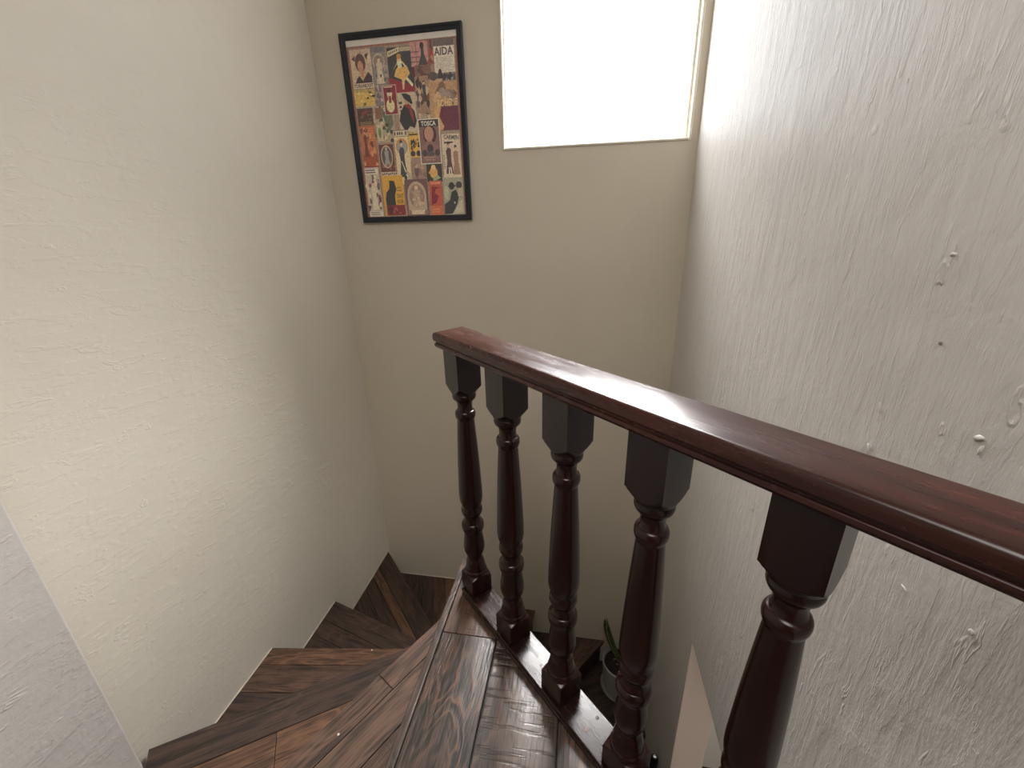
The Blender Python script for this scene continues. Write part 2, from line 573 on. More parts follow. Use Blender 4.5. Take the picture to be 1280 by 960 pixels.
# window: frosted pane set 5 cm back, painted glazing bead all round
win = bpy.data.objects.new('window_1', None)
COL.objects.link(win)
win.location = ((WX0 + WX1) / 2, D, WZ0)
struct(win)
cx = (WX0 + WX1) / 2
hw, hh = (WX1 - WX0) / 2, WZ1 - WZ0
box('glass_pane', -hw, hw, 0.050, 0.056, 0.0, hh, PANE, win)
for nm, a in (('glazing_bead', (-hw, -hw + 0.010)), ('glazing_bead', (hw - 0.014, hw))):
    box(nm, a[0], a[1], 0.030, 0.050, 0.0, hh, BEAD, win, 0.003)
box('glazing_bead', -hw + 0.010, hw - 0.014, 0.022, 0.050, 0.0, 0.012, BEAD, win, 0.003)
box('glazing_bead', -hw + 0.010, hw - 0.014, 0.030, 0.050, hh - 0.012, hh, BEAD, win, 0.003)
# slim painted casing strip that stands a few millimetres proud of the plaster
box('window_frame', -hw - 0.008, -hw + 0.003, -0.007, 0.030, -0.010, hh + 0.008, BEAD, win, 0.0035)
box('window_frame', hw - 0.003, hw + 0.008, -0.007, 0.030, -0.010, hh + 0.008, BEAD, win, 0.0035)
box('window_frame', -hw + 0.003, hw - 0.003, -0.008, 0.022, -0.010, 0.003, BEAD, win, 0.0055, 3)
box('window_frame', -hw + 0.003, hw - 0.003, -0.007, 0.030, hh - 0.003, hh + 0.008, BEAD, win, 0.0035)

# ================================================================== LANDING FLOOR
RAIL_O = V2(-0.3062, 1.0)                 # foot of the first baluster
TH_R = -0.7747                            # direction of the balustrade
RD = V2(math.cos(TH_R), math.sin(TH_R))
RN = V2(RD.y, -RD.x)                      # towards the landing
PLATE_H = 0.0418
NOSE0 = -0.398
edge_p = RAIL_O - RN * (PLATE_H + 0.004)
floor_poly = [V2(NOSE0, Y_HALL + 0.0), V2(R, Y_HALL), V2(R, 2.0), V2(NOSE0, 2.0)]
floor_poly = clip(floor_poly, edge_p, RN)
core = prism('floor', clip(floor_poly, V2(NOSE0 + 0.004, 0), V2(1, 0)), -0.19, -0.012, CORE, None)
struct(core)
strips = [(NOSE0, NOSE0 + 0.021), (NOSE0 + 0.0235, -0.2125), (-0.2085, -0.0235), (-0.0195, 0.1655), (0.1695, 0.3545), (0.3585, R)]
mats = [W_GREY, W_GREY, W_SAWN, W_GREY, W_BROWN, W_SAWN]
cuts = [[-0.45, 0.42], [-1.3, -0.35, 0.85], [-0.9, 0.32], [-1.5, -0.2], [-0.8, 0.3], [-1.2, -0.1]]
plate_edge = RAIL_O + RN * (PLATE_H - 0.012)


def local_child(o, parent):
    """parent o keeping it where it stands (parents here are unscaled)"""
    M_ = Matrix.Identity(4)
    q = parent
    while q is not None:
        M_ = Matrix.Translation(q.location) @ Euler(q.rotation_euler).to_matrix().to_4x4() @ M_
        q = q.parent
    mw = Matrix.Translation(o.location) @ Euler(o.rotation_euler).to_matrix().to_4x4()
    loc, rq, s = (M_.inverted() @ mw).decompose()
    o.parent = parent
    o.location = loc
    o.rotation_euler = rq.to_euler()
    return o


for k, ((xa, xb), mt, ct) in enumerate(zip(strips, mats, cuts)):
    ys = [Y_HALL] + ct + [2.0]
    for j in range(len(ys) - 1):
        g = 0.0 if j == 0 else 0.0008
        pl = [V2(xa, ys[j] + g), V2(xb, ys[j] + g), V2(xb, ys[j + 1] - 0.0008), V2(xa, ys[j + 1] - 0.0008)]
        pl = clip(pl, edge_p if k == 0 else plate_edge, RN)
        if len(pl) < 3 or poly_area(pl) < 2e-4:
            continue
        m_ = mt if not (k == 1 and ys[j] == 0.85) else W_BROWN
        nm = 'nosing' if k == 0 else 'plank'
        o = prism(nm, pl, -0.034 if k == 0 else -0.012, 0.0015 if k == 0 else 0.0, m_, None, math.pi / 2, 0.004 if k == 0 else 0.0016)
        local_child(o, core)
# wooden fascia under the balustrade, facing the stairwell
fas = bmesh.new()
add_box(fas, -0.11, 1.08, -0.012, 0.004, -0.19, 0.0)
fo = obj('fascia', fas, MAHOG_T, None, loc=((RAIL_O - RN * PLATE_H).x, (RAIL_O - RN * PLATE_H).y, -0.001), rot=(0, 0, TH_R))
local_child(fo, core)

# ================================================================== WINDER STAIRCASE
stairs = empty('staircase', 'dark wood-plank winder staircase turning down along the cream walls', 'staircase', (FAN.x, FAN.y, Z_LOW))
# nosing lines: number of the step -> (a point on it, direction outward from the fan centre)
nose = {1: ((-0.54, 0.937), (-0.208, -0.371)), 2: ((-0.658, 1.067), (-0.662, -0.434)), 3: ((-0.751, 1.22), (-0.58, -0.081)),
        4: ((-0.821, 1.441), (-0.50, 0.143)), 5: ((-0.821, 1.698), (-0.49, 0.495)), 6: ((-0.50, 1.56), (-0.33, 0.94)),
        7: ((-0.36, 1.60), (0.13, 0.82)), 8: ((-0.053, 1.842), (0.277, 0.366)), 9: ((-0.05, 1.47), (0.54, 0.31)), 10: ((-0.1, 1.29), (0.58, 0.032))}
WELL = [V2(-L + 0.0015, -0.45), V2(R - 0.0015, -0.45), V2(R - 0.0015, D - 0.0015), V2(-L + 0.0015, D - 0.0015)]
planks = {  # widths from the nosing backwards, material, end cuts (distance along the nosing from its point, outward positive)
    1: [(0.072, W_RED, [0.12]), (0.10, W_RED, []), (0.19, W_BROWN, []), (0.19, W_GREY, [])],
    2: [(0.118, W_DARK, []), (0.16, W_AMBER, [0.42]), (0.19, W_DARK, []), (0.19, W_BROWN, [])],
    3: [(0.078, W_AMBER, []), (0.115, W_BROWN, []), (0.16, W_DARK, []), (0.19, W_DARK, [])],
    4: [(0.115, W_DARK, []), (0.085, W_DARK, []), (0.16, W_DARK, []), (0.19, W_DARK, [])],
    5: [(0.11, W_DARK, []), (0.055, W_AMBER, []), (0.075, W_DARK, []), (0.16, W_DARK, []), (0.19, W_DARK, [])],
    6: [(0.10, W_DARK, []), (0.075, W_AMBER, []), (0.085, W_BROWN, []), (0.08, W_DARK, []), (0.16, W_DARK, [])],
    7: [(0.1, W_BROWN, []), (0.19, W_DARK, []), (0.19, W_DARK, [])],
    8: [(0.12, W_BROWN, []), (0.19, W_DARK, []), (0.19, W_DARK, [])],
    9: [(0.15, W_DARK, []), (0.19, W_DARK, []), (0.19, W_DARK, [])],
    10: [(0.15, W_DARK, []), (0.19, W_DARK, []), (0.19, W_DARK, [])]}


def back_normal(k):
    p, d = nose[k]
    d = V2(*d).normalized()
    return V2(d.y, -d.x) * -1.0


for k in range(1, 11):
    p, d = nose[k]
    p, d = V2(*p), V2(*d).normalized()
    n = V2(-d.y, d.x)                    # candidates for "uphill"
    if k == 1:
        up = V2(1, 0)
    else:
        up = None
    # uphill = towards the previous step's nosing, i.e. anticlockwise seen from above is downhill, so rotate +90
    n_up = V2(-d.y, d.x)
    zt = -k * RISE
    poly = clip(WELL, p, n_up)
    if k == 1:
        pp, pn = V2(NOSE0 + 0.03, 0), V2(-1, 0)
    else:
        q, e = nose[k - 1]
        e = V2(*e).normalized()
        pn = -V2(-e.y, e.x)
        pp = V2(*q) - pn * 0.03
    poly = clip(poly, pp, pn)
    if k <= 2:                           # trimmed round the end of the entry wall
        poly = clip(poly, V2(-L + 0.0015, 0.640), V2(0.7534, 0.6576))
    if k <= 5:
        poly = clip(poly, V2(-0.37, 0), V2(-1, 0))
    if k in (6, 7, 8):
        poly = clip(poly, V2(0, 1.3), V2(0, 1))
    if k >= 9:
        poly = clip(poly, V2(-0.37, 0), V2(1, 0))
    if len(poly) < 3:
        continue
    ang = math.atan2(d.y, d.x)
    body = clip(poly, p + n_up * 0.008, n_up)
    tr = prism('tread', body, zt - 0.045, zt - 0.011, CORE, None)
    local_child(tr, stairs)
    off = 0.0
    for wd, mt, ends in planks[k] + [(0.19, W_DARK, [])] * 3:
        s = clip(clip(poly, p + n_up * off, n_up), p + n_up * (off + wd - 0.0022), -n_up)
        off += wd
        if len(s) < 3 or poly_area(s) < 1e-4:
            continue
        pieces = [s]
        for e in ends:
            a = [clip(q_, p + d * (e - 0.0008), -d) for q_ in pieces]
            b = [clip(q_, p + d * (e + 0.0008), d) for q_ in pieces]
            pieces = [q_ for q_ in a + b if len(q_) >= 3 and poly_area(q_) > 1e-4]
        for i_, q_ in enumerate(pieces):
            o = prism('plank', q_, zt - 0.014 if off > wd else zt - 0.03, zt, mt, None, ang, 0.0018)
            local_child(o, tr)
    # riser under the nosing
    rl = clip(clip(poly, p + n_up * 0.018, n_up), p + n_up * 0.032, -n_up)
    if len(rl) >= 3:
        o = prism('riser', rl, zt - RISE + 0.001, zt - 0.046, W_DARK, None, ang)
        local_child(o, stairs)
# riser below the landing nosing and the post the winders turn about
rl = [V2(NOSE0 + 0.02, -0.45), V2(NOSE0 + 0.034, -0.45), V2(NOSE0 + 0.034, 1.08), V2(NOSE0 + 0.02, 1.08)]
local_child(prism('riser', rl, -RISE + 0.001, -0.036, W_DARK, None, math.pi / 2), stairs)
bm = bmesh.new()
add_lathe(bm, [(0.045, 0.0), (0.045, 2.08)], 24)
o = obj('newel_post', bm, MAHOG_T, None, smooth=40, loc=(-0.325, 1.20 - 0.12, Z_LOW))
local_child(o, stairs)

# thin paint/caulk beads where the walls meet the treads
def caulk(n, pts):
    bm = bmesh.new()
    add_tube(bm, pts, 0.003, 6)
    struct(obj('trim_%d' % n, bm, CAULK, smooth=40))


cl = -L + 0.002
caulk(2, [(cl, 0.62, -3 * RISE + 0.002), (cl, 1.139, -3 * RISE + 0.002)])
caulk(3, [(cl, 1.16, -4 * RISE + 0.002), (cl, 1.584, -4 * RISE + 0.002)])
caulk(4, [(cl, 1.60, -5 * RISE + 0.002), (cl, 2.20, -5 * RISE + 0.002)])
caulk(5, [(-1.25, D - 0.002, -6 * RISE + 0.002), (-0.74, D - 0.002, -6 * RISE + 0.002)])

# ================================================================== BALUSTRADE
bal = empty('balustrade', 'dark red mahogany balustrade with turned balusters along the landing edge', 'balustrade', (RAIL_O.x, RAIL_O.y, 0.0), TH_R)


def moulded(bm, x0, x1, hw_, levels, ends=(1, 0)):
    """board with a moulding worked along both sides and the ends: levels = (inset, z)"""
    rings = []
    for ins, z in levels:
        a, b = x0 + ins * ends[0], x1 - ins * ends[1]
        y = hw_ - ins
        rings.append([bm.verts.new(c) for c in ((a, -y, z), (b, -y, z), (b, y, z), (a, y, z))])
    for p_, q_ in zip(rings, rings[1:]):
        for i in range(4):
            bm.faces.new((p_[i], p_[(i + 1) % 4], q_[(i + 1) % 4], q_[i]))
    bm.faces.new(list(reversed(rings[0])))
    bm.faces.new(rings[-1])


ZR0, ZR1 = 0.8304, 0.874
bm = bmesh.new()
lv = [(0.010, ZR0), (0.005, ZR0 + 0.0015), (0.0025, ZR0 + 0.006), (0.0035, ZR0 + 0.0115), (0.006, ZR0 + 0.0135), (0.006, ZR0 + 0.0155),
      (0.002, ZR0 + 0.0180), (0.0, ZR0 + 0.0225), (0.0, ZR0 + 0.034), (0.0004, ZR0 + 0.0365), (0.0015, ZR0 + 0.0390), (0.0032, ZR0 + 0.0410), (0.0055, ZR0 + 0.0425),
      (0.0080, ZR0 + 0.0433), (0.0100, ZR0 + 0.0436)]
RAIL_END = 1.105
moulded(bm, -0.066, RAIL_END, 0.0470, lv)
for v in bm.verts:                        # top tilted towards the landing (local -y), shaped to catch the window's reflection
    if v.co.z > ZR0 + 0.03:
        v.co.z += v.co.y * math.tan(math.radians(2.6))
obj('handrail', bm, MAHOG, bal, smooth=20)

bm = bmesh.new()
lv = [(0.0, -0.002), (0.0, 0.008), (0.003, 0.0105), (0.003, 0.0125), (0.0, 0.0150), (0.0, 0.0245), (0.0008, 0.0265), (0.003, 0.0276), (0.006, 0.0277)]
moulded(bm, -0.0285, RAIL_END, PLATE_H, lv)
plate = obj('base_rail', bm, MAHOG_B, bal, smooth=12)

# turned baluster, measured from its foot on the base rail
H_B = 0.0347
PROF = [(0.0491, 0.0276), (0.0491, 0.0890), (0.0475, 0.0912), (0.0440, 0.0938), (0.0400, 0.0962), (0.0365, 0.0985), (0.0352, 0.1005),
        (0.0345, 0.1020), (0.0352, 0.1065), (0.0345, 0.1110), (0.0318, 0.1140), (0.0318, 0.1165), (0.0322, 0.1190), (0.0308, 0.1270),
        (0.0292, 0.1330), (0.0290, 0.1350), (0.0285, 0.1400), (0.0262, 0.1470), (0.0235, 0.1520), (0.0222, 0.1580),
        (0.0230, 0.1640), (0.0265, 0.1730), (0.0305, 0.1840), (0.0325, 0.1960), (0.0322, 0.2080), (0.0306, 0.2230), (0.0288, 0.2370), (0.0274, 0.2500),
        (0.0272, 0.2540), (0.0290, 0.2560), (0.0292, 0.2590), (0.0300, 0.2620), (0.0325, 0.2660), (0.0340, 0.2730), (0.0343, 0.2800), (0.0330, 0.2870), (0.0296, 0.2910),
        (0.0280, 0.2920), (0.0278, 0.2960), (0.0245, 0.3020), (0.0238, 0.3110), (0.0250, 0.3180), (0.0275, 0.3210),
        (0.0300, 0.3240), (0.0318, 0.3300), (0.0318, 0.3370), (0.0305, 0.3440), (0.0285, 0.3480), (0.0285, 0.3520),
        (0.0302, 0.3570), (0.0330, 0.3660), (0.0345, 0.3780), (0.0348, 0.3900), (0.0344, 0.4080), (0.0332, 0.4400), (0.0316, 0.4850), (0.0290, 0.5400), (0.0262, 0.5900), (0.0238, 0.6300),
        (0.0236, 0.6330), (0.0256, 0.6360), (0.0275, 0.6410), (0.0283, 0.6470), (0.0280, 0.6530), (0.0262, 0.6575), (0.0240, 0.6590), (0.0222, 0.6600),
        (0.0204, 0.6660), (0.0200, 0.6730), (0.0208, 0.6810), (0.0232, 0.6870), (0.0262, 0.6910),
        (0.0300, 0.6940), (0.0318, 0.6985), (0.0322, 0.7030), (0.0312, 0.7075), (0.0300, 0.7090), (0.0300, 0.7110),
        (0.0335, 0.7120), (0.0350, 0.7170), (0.0372, 0.7195), (0.0405, 0.7230), (0.0440, 0.7265), (0.0472, 0.7300), (0.0491, 0.7325), (0.0491, 0.8310)]
# finer rings where the round turns into the square
fine = []
for (r0, z0_), (r1, z1_) in zip(PROF, PROF[1:]):
    fine.append((r0, z0_))
    if max(r0, r1) > 0.034 and abs(r1 - r0) > 0.0015:
        for t in (0.33, 0.66):
            fine.append((r0 + (r1 - r0) * t, z0_ + (z1_ - z0_) * t))
fine.append(PROF[-1])
bm = bmesh.new()
add_lathe(bm, fine, 64, square=H_B)
b0 = obj('baluster', bm, MAHOG_T, bal, smooth=38)
SP = 0.2011
for i in range(1, 6):
    if i == 5:
        continue                          # the rail dies into the right wall before a sixth one is seen
    c = b0.copy()
    COL.objects.link(c)
    c.parent = bal
    c.location = (i * SP, 0, 0)


def to_rail(x, y):
    q = V2(x, y) - RAIL_O
    return q.dot(RD), q.x * (-RD.y) + q.y * RD.x


for (x, y, r, mt, nm) in ((-0.224, 0.954, 0.0040, GAP, 'screw_hole'), (-0.250, 0.930, 0.0028, GAP, 'screw_hole'), (-0.266, 0.937, 0.0020, GAP, 'screw_hole'),
                          (-0.246, 0.970, 0.0022, FILLER, 'nail_head'), (-0.249, 0.954, 0.0020, FILLER, 'nail_head'),
                          (0.070, 0.665, 0.0042, SCREW, 'screw_head'), (0.044, 0.636, 0.0048, FILLER, 'nail_head')):
    a, b = to_rail(x, y)
    bm = bmesh.new()
    add_lathe(bm, [(r, 0.0), (r, 0.0006), (r * 0.7, 0.0011)], 12)
    if nm == 'screw_head':
        add_box(bm, -r * 0.8, r * 0.8, -0.0005, 0.0005, 0.001, 0.0014)
    obj(nm, bm, mt, plate, smooth=40, loc=(a, b, 0.0277))

# ================================================================== FRAMED POSTER
FX0, FX1, FZ0, FZ1 = -1.173, -0.5755, 1.182, 2.008
fr = empty('framed_poster', 'tall black-framed collage of vintage opera posters on the back wall', 'picture', ((FX0 + FX1) / 2, D, FZ0))
FW, FHT = FX1 - FX0, FZ1 - FZ0
bw_ = 0.027
# mitred frame bars with a stepped profile
sec = [(0.0, 0.0), (0.0, -0.022), (0.003, -0.026), (0.012, -0.026), (0.016, -0.022), (0.024, -0.020), (bw_, -0.017), (bw_, 0.0)]


def bar(p, q, inw):
    bm = bmesh.new()
    d = (q - p).normalized()
    a = [bm.verts.new((p.x + inw.x * s + d.x * s, y, p.y + inw.y * s + d.y * s)) for s, y in sec]
    b = [bm.verts.new((q.x + inw.x * s - d.x * s, y, q.y + inw.y * s - d.y * s)) for s, y in sec]
    m_ = len(sec)
    for i in range(m_):
        bm.faces.new((a[i], a[(i + 1) % m_], b[(i + 1) % m_], b[i]))
    bm.faces.new(a)
    bm.faces.new(list(reversed(b)))
    obj('frame_bar', bm, FRAME_NAVY, fr)


c4 = [V2(-FW / 2, 0), V2(FW / 2, 0), V2(FW / 2, FHT), V2(-FW / 2, FHT)]
for i, nrm in enumerate((V2(0, 1), V2(-1, 0), V2(0, -1), V2(1, 0))):
    bar(c4[i], c4[(i + 1) % 4], nrm)
box('backing_board', -FW / 2 + 0.01, FW / 2 - 0.01, -0.012, -0.002, 0.01, FHT - 0.01, PAPER, fr)

# ---- the print: one flat sheet, each poster of the collage laid in ink colours with a hazy look mixed in
SX, SZ = (FX0 + FX1) / 2, FZ0
pv, pf, pc = [], [], []
LAYER = [0]


def poly(pts, col):
    LAYER[0] += 1
    y = -0.0125 - 0.000006 * LAYER[0]
    b = len(pv)
    pv.extend([(x - SX, y, z - SZ) for x, z in pts])
    pf.append(list(range(b, b + len(pts))))
    pc.append(srgb(*[min(242, q_ * 1.08 + g_ * 0.14) for q_, g_ in zip(col, (118, 106, 98))]))  # haze painted in: each ink colour is greyed and lifted


CARD = [0, 0, 1, 1]


def card(x0, z1, x1, z0, col, border=None, bwid=0.0025):
    if border:
        poly([(x0, z0), (x1, z0), (x1, z1), (x0, z1)], border)
        x0, z0, x1, z1 = x0 + bwid, z0 + bwid, x1 - bwid, z1 - bwid
    poly([(x0, z0), (x1, z0), (x1, z1), (x0, z1)], col)
    CARD[:] = [x0, z0, x1, z1]


def U(u, v):
    x0, z0, x1, z1 = CARD
    return (x0 + (x1 - x0) * u, z0 + (z1 - z0) * v)


def shp(pts, col):
    poly([U(u, v) for u, v in pts], col)


def rec(u0, v0, u1, v1, col):
    shp([(u0, v0), (u1, v0), (u1, v1), (u0, v1)], col)


def ell(cu, cv, ru, rv, col, n=18):
    shp([(cu + ru * math.cos(2 * math.pi * i / n), cv + rv * math.sin(2 * math.pi * i / n)) for i in range(n)], col)


def blots(k, cols, u0=0.05, v0=0.05, u1=0.95, v1=0.95, s=0.14, seed=0):
    rg = random.Random(seed)
    for i in range(k):
        cu, cv = rg.uniform(u0, u1), rg.uniform(v0, v1)
        n = rg.randint(5, 8)
        a0 = rg.random() * 6
        shp([(cu + s * rg.uniform(0.35, 1) * math.cos(a0 + 6.283 * j / n), cv + s * 0.7 * rg.uniform(0.35, 1) * math.sin(a0 + 6.283 * j / n)) for j in range(n)], rg.choice(cols))


def lines(u0, v0, u1, v1, n, col, seed=0):
    rg = random.Random(seed)
    h = (v1 - v0) / n
    for i in range(n):
        e = u1 - (u1 - u0) * rg.uniform(0, 0.25)
        rec(u0, v1 - h * (i + 0.6), e, v1 - h * (i + 0.15), col)


def figure(cu, v0, v1, wd, head, robe, skin, seed=0):
    """a plain robed figure standing between v0 and v1"""
    h = v1 - v0
    shp([(cu - wd, v0), (cu + wd * 1.05, v0), (cu + wd * 0.6, v0 + h * 0.45), (cu + wd * 0.7, v0 + h * 0.74), (cu + wd * 0.2, v0 + h * 0.82), (cu - wd * 0.25, v0 + h * 0.82), (cu - wd * 0.75, v0 + h * 0.7), (cu - wd * 0.5, v0 + h * 0.42)], robe)
    ell(cu, v0 + h * 0.88, wd * 0.34, h * 0.085, skin, 12)
    shp([(cu - wd * 0.4, v0 + h * 0.88), (cu - wd * 0.3, v0 + h * 0.98), (cu, v0 + h), (cu + wd * 0.35, v0 + h * 0.97), (cu + wd * 0.4, v0 + h * 0.9), (cu, v0 + h * 0.93)], head)


def text(s, u0, v0, u1, v1, col, shear=0.0):
    cu = bpy.data.curves.new('lettering', 'FONT')
    cu.body = s
    cu.resolution_u = 2
    cu.offset = 0.022
    t = bpy.data.objects.new('lettering', cu)
    COL.objects.link(t)
    dg = bpy.context.evaluated_depsgraph_get()
    me = bpy.data.meshes.new_from_object(t.evaluated_get(dg))
    bpy.data.objects.remove(t)
    xs = [v.co.x for v in me.vertices]
    zs = [v.co.y for v in me.vertices]
    ax, bx, az, bz = min(xs), max(xs), min(zs), max(zs)
    LAYER[0] += 1
    y = -0.0125 - 0.000006 * LAYER[0]
    b = len(pv)
    for v in me.vertices:
        u = (v.co.x - ax) / (bx - ax)
        q = (v.co.y - az) / (bz - az)
        x, z = U(u0 + (u1 - u0) * u, v0 + (v1 - v0) * (q + shear * u))
        pv.append((x - SX, y, z - SZ))
    for p in me.polygons:
        pf.append([b + i for i in p.vertices])
        pc.append(srgb(*[min(242, q_ * 1.08 + g_ * 0.14) for q_, g_ in zip(col, (118, 106, 98))]))
    bpy.data.meshes.remove(me)


TAN, CREAM, DK, MAR, GRY = (186, 165, 140), (205, 190, 165), (46, 42, 44), (104, 44, 52), (140, 130, 124)
# sheet with its brown red ground
card(-1.1465, 1.957, -0.602, 1.200, (134, 92, 80))
card(-1.136, 1.948, -0.612, 1.207, (150, 124, 108))
blots(60, [(120, 96, 84), (172, 150, 128), (96, 78, 72), (184, 166, 142)], s=0.07, seed=5)
# row of cards, back to front
card(-1.132, 1.943, -1.027, 1.788, TAN)
blots(6, [(196, 178, 152), (176, 152, 126)], s=0.2, seed=1)
ell(0.46, 0.66, 0.25, 0.24, (86, 62, 60))
shp([(0.05, 0.78), (0.25, 0.86), (0.2, 0.7)], (86, 62, 60)); shp([(0.7, 0.86), (0.88, 0.9), (0.78, 0.72)], (70, 52, 52))
ell(0.45, 0.57, 0.14, 0.15, (176, 128, 104)); rec(0.4, 0.3, 0.56, 0.48, (176, 128, 104))
shp([(0.12, 0.14), (0.95, 0.14), (0.96, 0.3), (0.78, 0.42), (0.5, 0.2), (0.34, 0.34), (0.22, 0.26)], (62, 50, 54))
rec(0.0, 0.0, 1.0, 0.135, (196, 176, 148)); text('TURANDOT', 0.03, 0.02, 0.97, 0.12, (58, 48, 48))
card(-1.027, 1.946, -0.953, 1.795, (128, 118, 112))
rec(0.0, 0.86, 1, 1, (108, 104, 108)); ell(0.5, 0.62, 0.42, 0.22, (168, 156, 140)); ell(0.5, 0.62, 0.34, 0.17, (134, 120, 110))
figure(0.5, 0.04, 0.76, 0.3, (120, 90, 70), (190, 176, 156), (196, 170, 146)); blots(10, [(84, 78, 78), (168, 150, 132)], v1=0.5, s=0.1, seed=2)
card(-0.945, 1.938, -0.820, 1.756, (56, 60, 64))
shp([(0, 0), (1, 0), (1, 0.14), (0.55, 0.24), (0.0, 0.36)], (134, 48, 56))
shp([(0.02, 0.8), (0.5, 0.9), (0.5, 1.0), (0.02, 0.92)], (196, 186, 150)); [shp([(0.07 + i * 0.075, 0.845 + i * 0.0155), (0.11 + i * 0.075, 0.855 + i * 0.0155), (0.11 + i * 0.075, 0.905 + i * 0.014), (0.07 + i * 0.075, 0.895 + i * 0.014)], (80, 78, 72)) for i in range(5)]
rec(0.52, 0.9, 0.98, 0.99, (178, 160, 130))
shp([(0.3, 0.52), (0.2, 0.38), (0.42, 0.32), (0.62, 0.26), (0.84, 0.42), (0.74, 0.6), (0.56, 0.56), (0.5, 0.66), (0.42, 0.6)], (206, 164, 96))
ell(0.46, 0.72, 0.09, 0.09, (214, 176, 128)); ell(0.46, 0.8, 0.09, 0.06, (190, 132, 62)); shp([(0.36, 0.7), (0.56, 0.7), (0.54, 0.56), (0.4, 0.56)], (226, 206, 170))
shp([(0.1, 0.46), (0.36, 0.64), (0.38, 0.68), (0.16, 0.5)], (218, 184, 146)); shp([(0.56, 0.66), (0.7, 0.54), (0.72, 0.58), (0.58, 0.7)], (218, 184, 146))
shp([(0.5, 0.08), (0.56, 0.08), (0.62, 0.3), (0.5, 0.32)], (214, 172, 128)); shp([(0.66, 0.3), (0.9, 0.12), (0.94, 0.18), (0.74, 0.34)], (216, 200, 168))
card(-0.828, 1.951, -0.743, 1.815, (178, 132, 124))
rec(0, 0, 1, 0.3, (92, 44, 50)); rec(0.0, 0.55, 0.5, 0.58, (120, 76, 74)); rec(0.0, 0.7, 0.5, 0.73, (120, 76, 74)); rec(0.3, 0.3, 0.33, 1, (120, 76, 74)); rec(0.0, 0.42, 0.5, 0.45, (120, 76, 74))
shp([(0.36, 0.28), (0.96, 0.28), (0.88, 0.46), (0.78, 0.62), (0.76, 0.8), (0.6, 0.8), (0.58, 0.6), (0.46, 0.42)], (74, 68, 68)); ell(0.66, 0.88, 0.12, 0.09, (60, 48, 46))
card(-0.743, 1.953, -0.702, 1.86, (130, 92, 80)); blots(14, [(92, 60, 56), (170, 130, 100), (150, 70, 60)], s=0.25, seed=4)
card(-0.815, 1.86, -0.735, 1.80, (120, 90, 80)); blots(10, [(90, 70, 66), (176, 146, 116)], s=0.22, seed=9)
card(-0.716, 1.954, -0.618, 1.772, (128, 112, 104))
rec(0, 0.84, 1, 1, (98, 86, 86)); rec(0, 0.28, 1, 0.84, (206, 196, 180)); lines(0.08, 0.3, 0.94, 0.62, 9, (176, 166, 152), 3)
text('AIDA', 0.02, 0.65, 0.95, 0.82, (74, 62, 62)); rec(0, 0, 1, 0.24, (84, 82, 88)); blots(9, [(60, 58, 62), (150, 140, 130)], v1=0.24, s=0.14, seed=6)
ell(0.25, 0.25, 0.1, 0.12, (66, 52, 50)); rec(-0.28, 0.0, 0.34, 0.16, (176, 150, 118)); ell(-0.1, 0.22, 0.2, 0.1, (84, 74, 70))
card(-1.135, 1.784, -1.030, 1.706, (198, 168, 92))
blots(16, [(84, 72, 50), (150, 120, 66), (214, 190, 122), (60, 54, 46)], s=0.13, seed=8); rec(0, 0.86, 1, 1, (176, 150, 96)); rec(0, 0, 1, 0.1, (160, 150, 124))
card(-1.131, 1.706, -1.050, 1.624, (80, 62, 56))
shp([(0.16, 0.4), (0.3, 0.78), (0.6, 0.88), (0.92, 0.8), (0.6, 0.8), (0.4, 0.64)], (140, 66, 62)); lines(0.1, 0.08, 0.95, 0.3, 3, (150, 124, 98), 4); blots(5, [(110, 86, 70)], s=0.15, seed=3)
card(-1.024, 1.795, -0.985, 1.70, (150, 134, 130)); blots(9, [(110, 98, 100), (182, 166, 150)], s=0.28, seed=10); rec(0, 0.0, 1, 0.3, (124, 110, 114))
card(-0.815, 1.818, -0.752, 1.638, (150, 122, 100))
blots(22, [(96, 76, 70), (186, 162, 134), (120, 66, 58), (60, 52, 52)], s=0.2, seed=11); figure(0.62, 0.42, 0.9, 0.2, (60, 50, 48), (70, 64, 66), (200, 170, 140)); rec(0.1, 0.0, 0.95, 0.12, (190, 172, 148)); lines(0.15, 0.02, 0.9, 0.11, 2, (120, 100, 90))
card(-0.752, 1.79, -0.614, 1.586, (174, 138, 100))
blots(12, [(150, 112, 80), (190, 158, 120), (120, 90, 72)], v0=0.5, s=0.16, seed=12); shp([(0.35, 0.0), (1, 0), (1, 0.5), (0.4, 0.5), (0.3, 0.3)], (98, 50, 62))
shp([(0.1, 0.08), (0.4, 0.02), (0.46, 0.1), (0.3, 0.3), (0.34, 0.5), (0.16, 0.5)], (196, 156, 104))
blots(7, [(128, 108, 98), (150, 132, 116)], u0=0.4, v0=0.62, v1=0.85, s=0.16, seed=13); text('BOHEME', 0.28, 0.5, 0.99, 0.64, (206, 178, 130), 0.1)
card(-1.042, 1.71, -0.942, 1.552, (168, 150, 126))
shp([(0.05, 0.7), (0.5, 0.98), (0.9, 0.94), (0.96, 0.5), (0.7, 0.3), (0.5, 0.6)], (98, 104, 84)); blots(18, [(70, 78, 66), (140, 146, 120), (196, 184, 156), (60, 60, 58)], u0=0.3, s=0.13, seed=14)
rec(0.05, 0.66, 0.4, 0.96, (132, 92, 72)); rec(0.04, 0.06, 0.34, 0.5, (190, 178, 146)); ell(0.18, 0.28, 0.09, 0.14, (110, 128, 84))
card(-0.914, 1.758, -0.824, 1.590, (186, 172, 148))
rec(0.04, 0.72, 0.24, 0.78, (70, 62, 60)); rec(0.08, 0.62, 0.2, 0.68, (70, 62, 60)); rec(0.1, 0.52, 0.26, 0.58, (70, 62, 60))
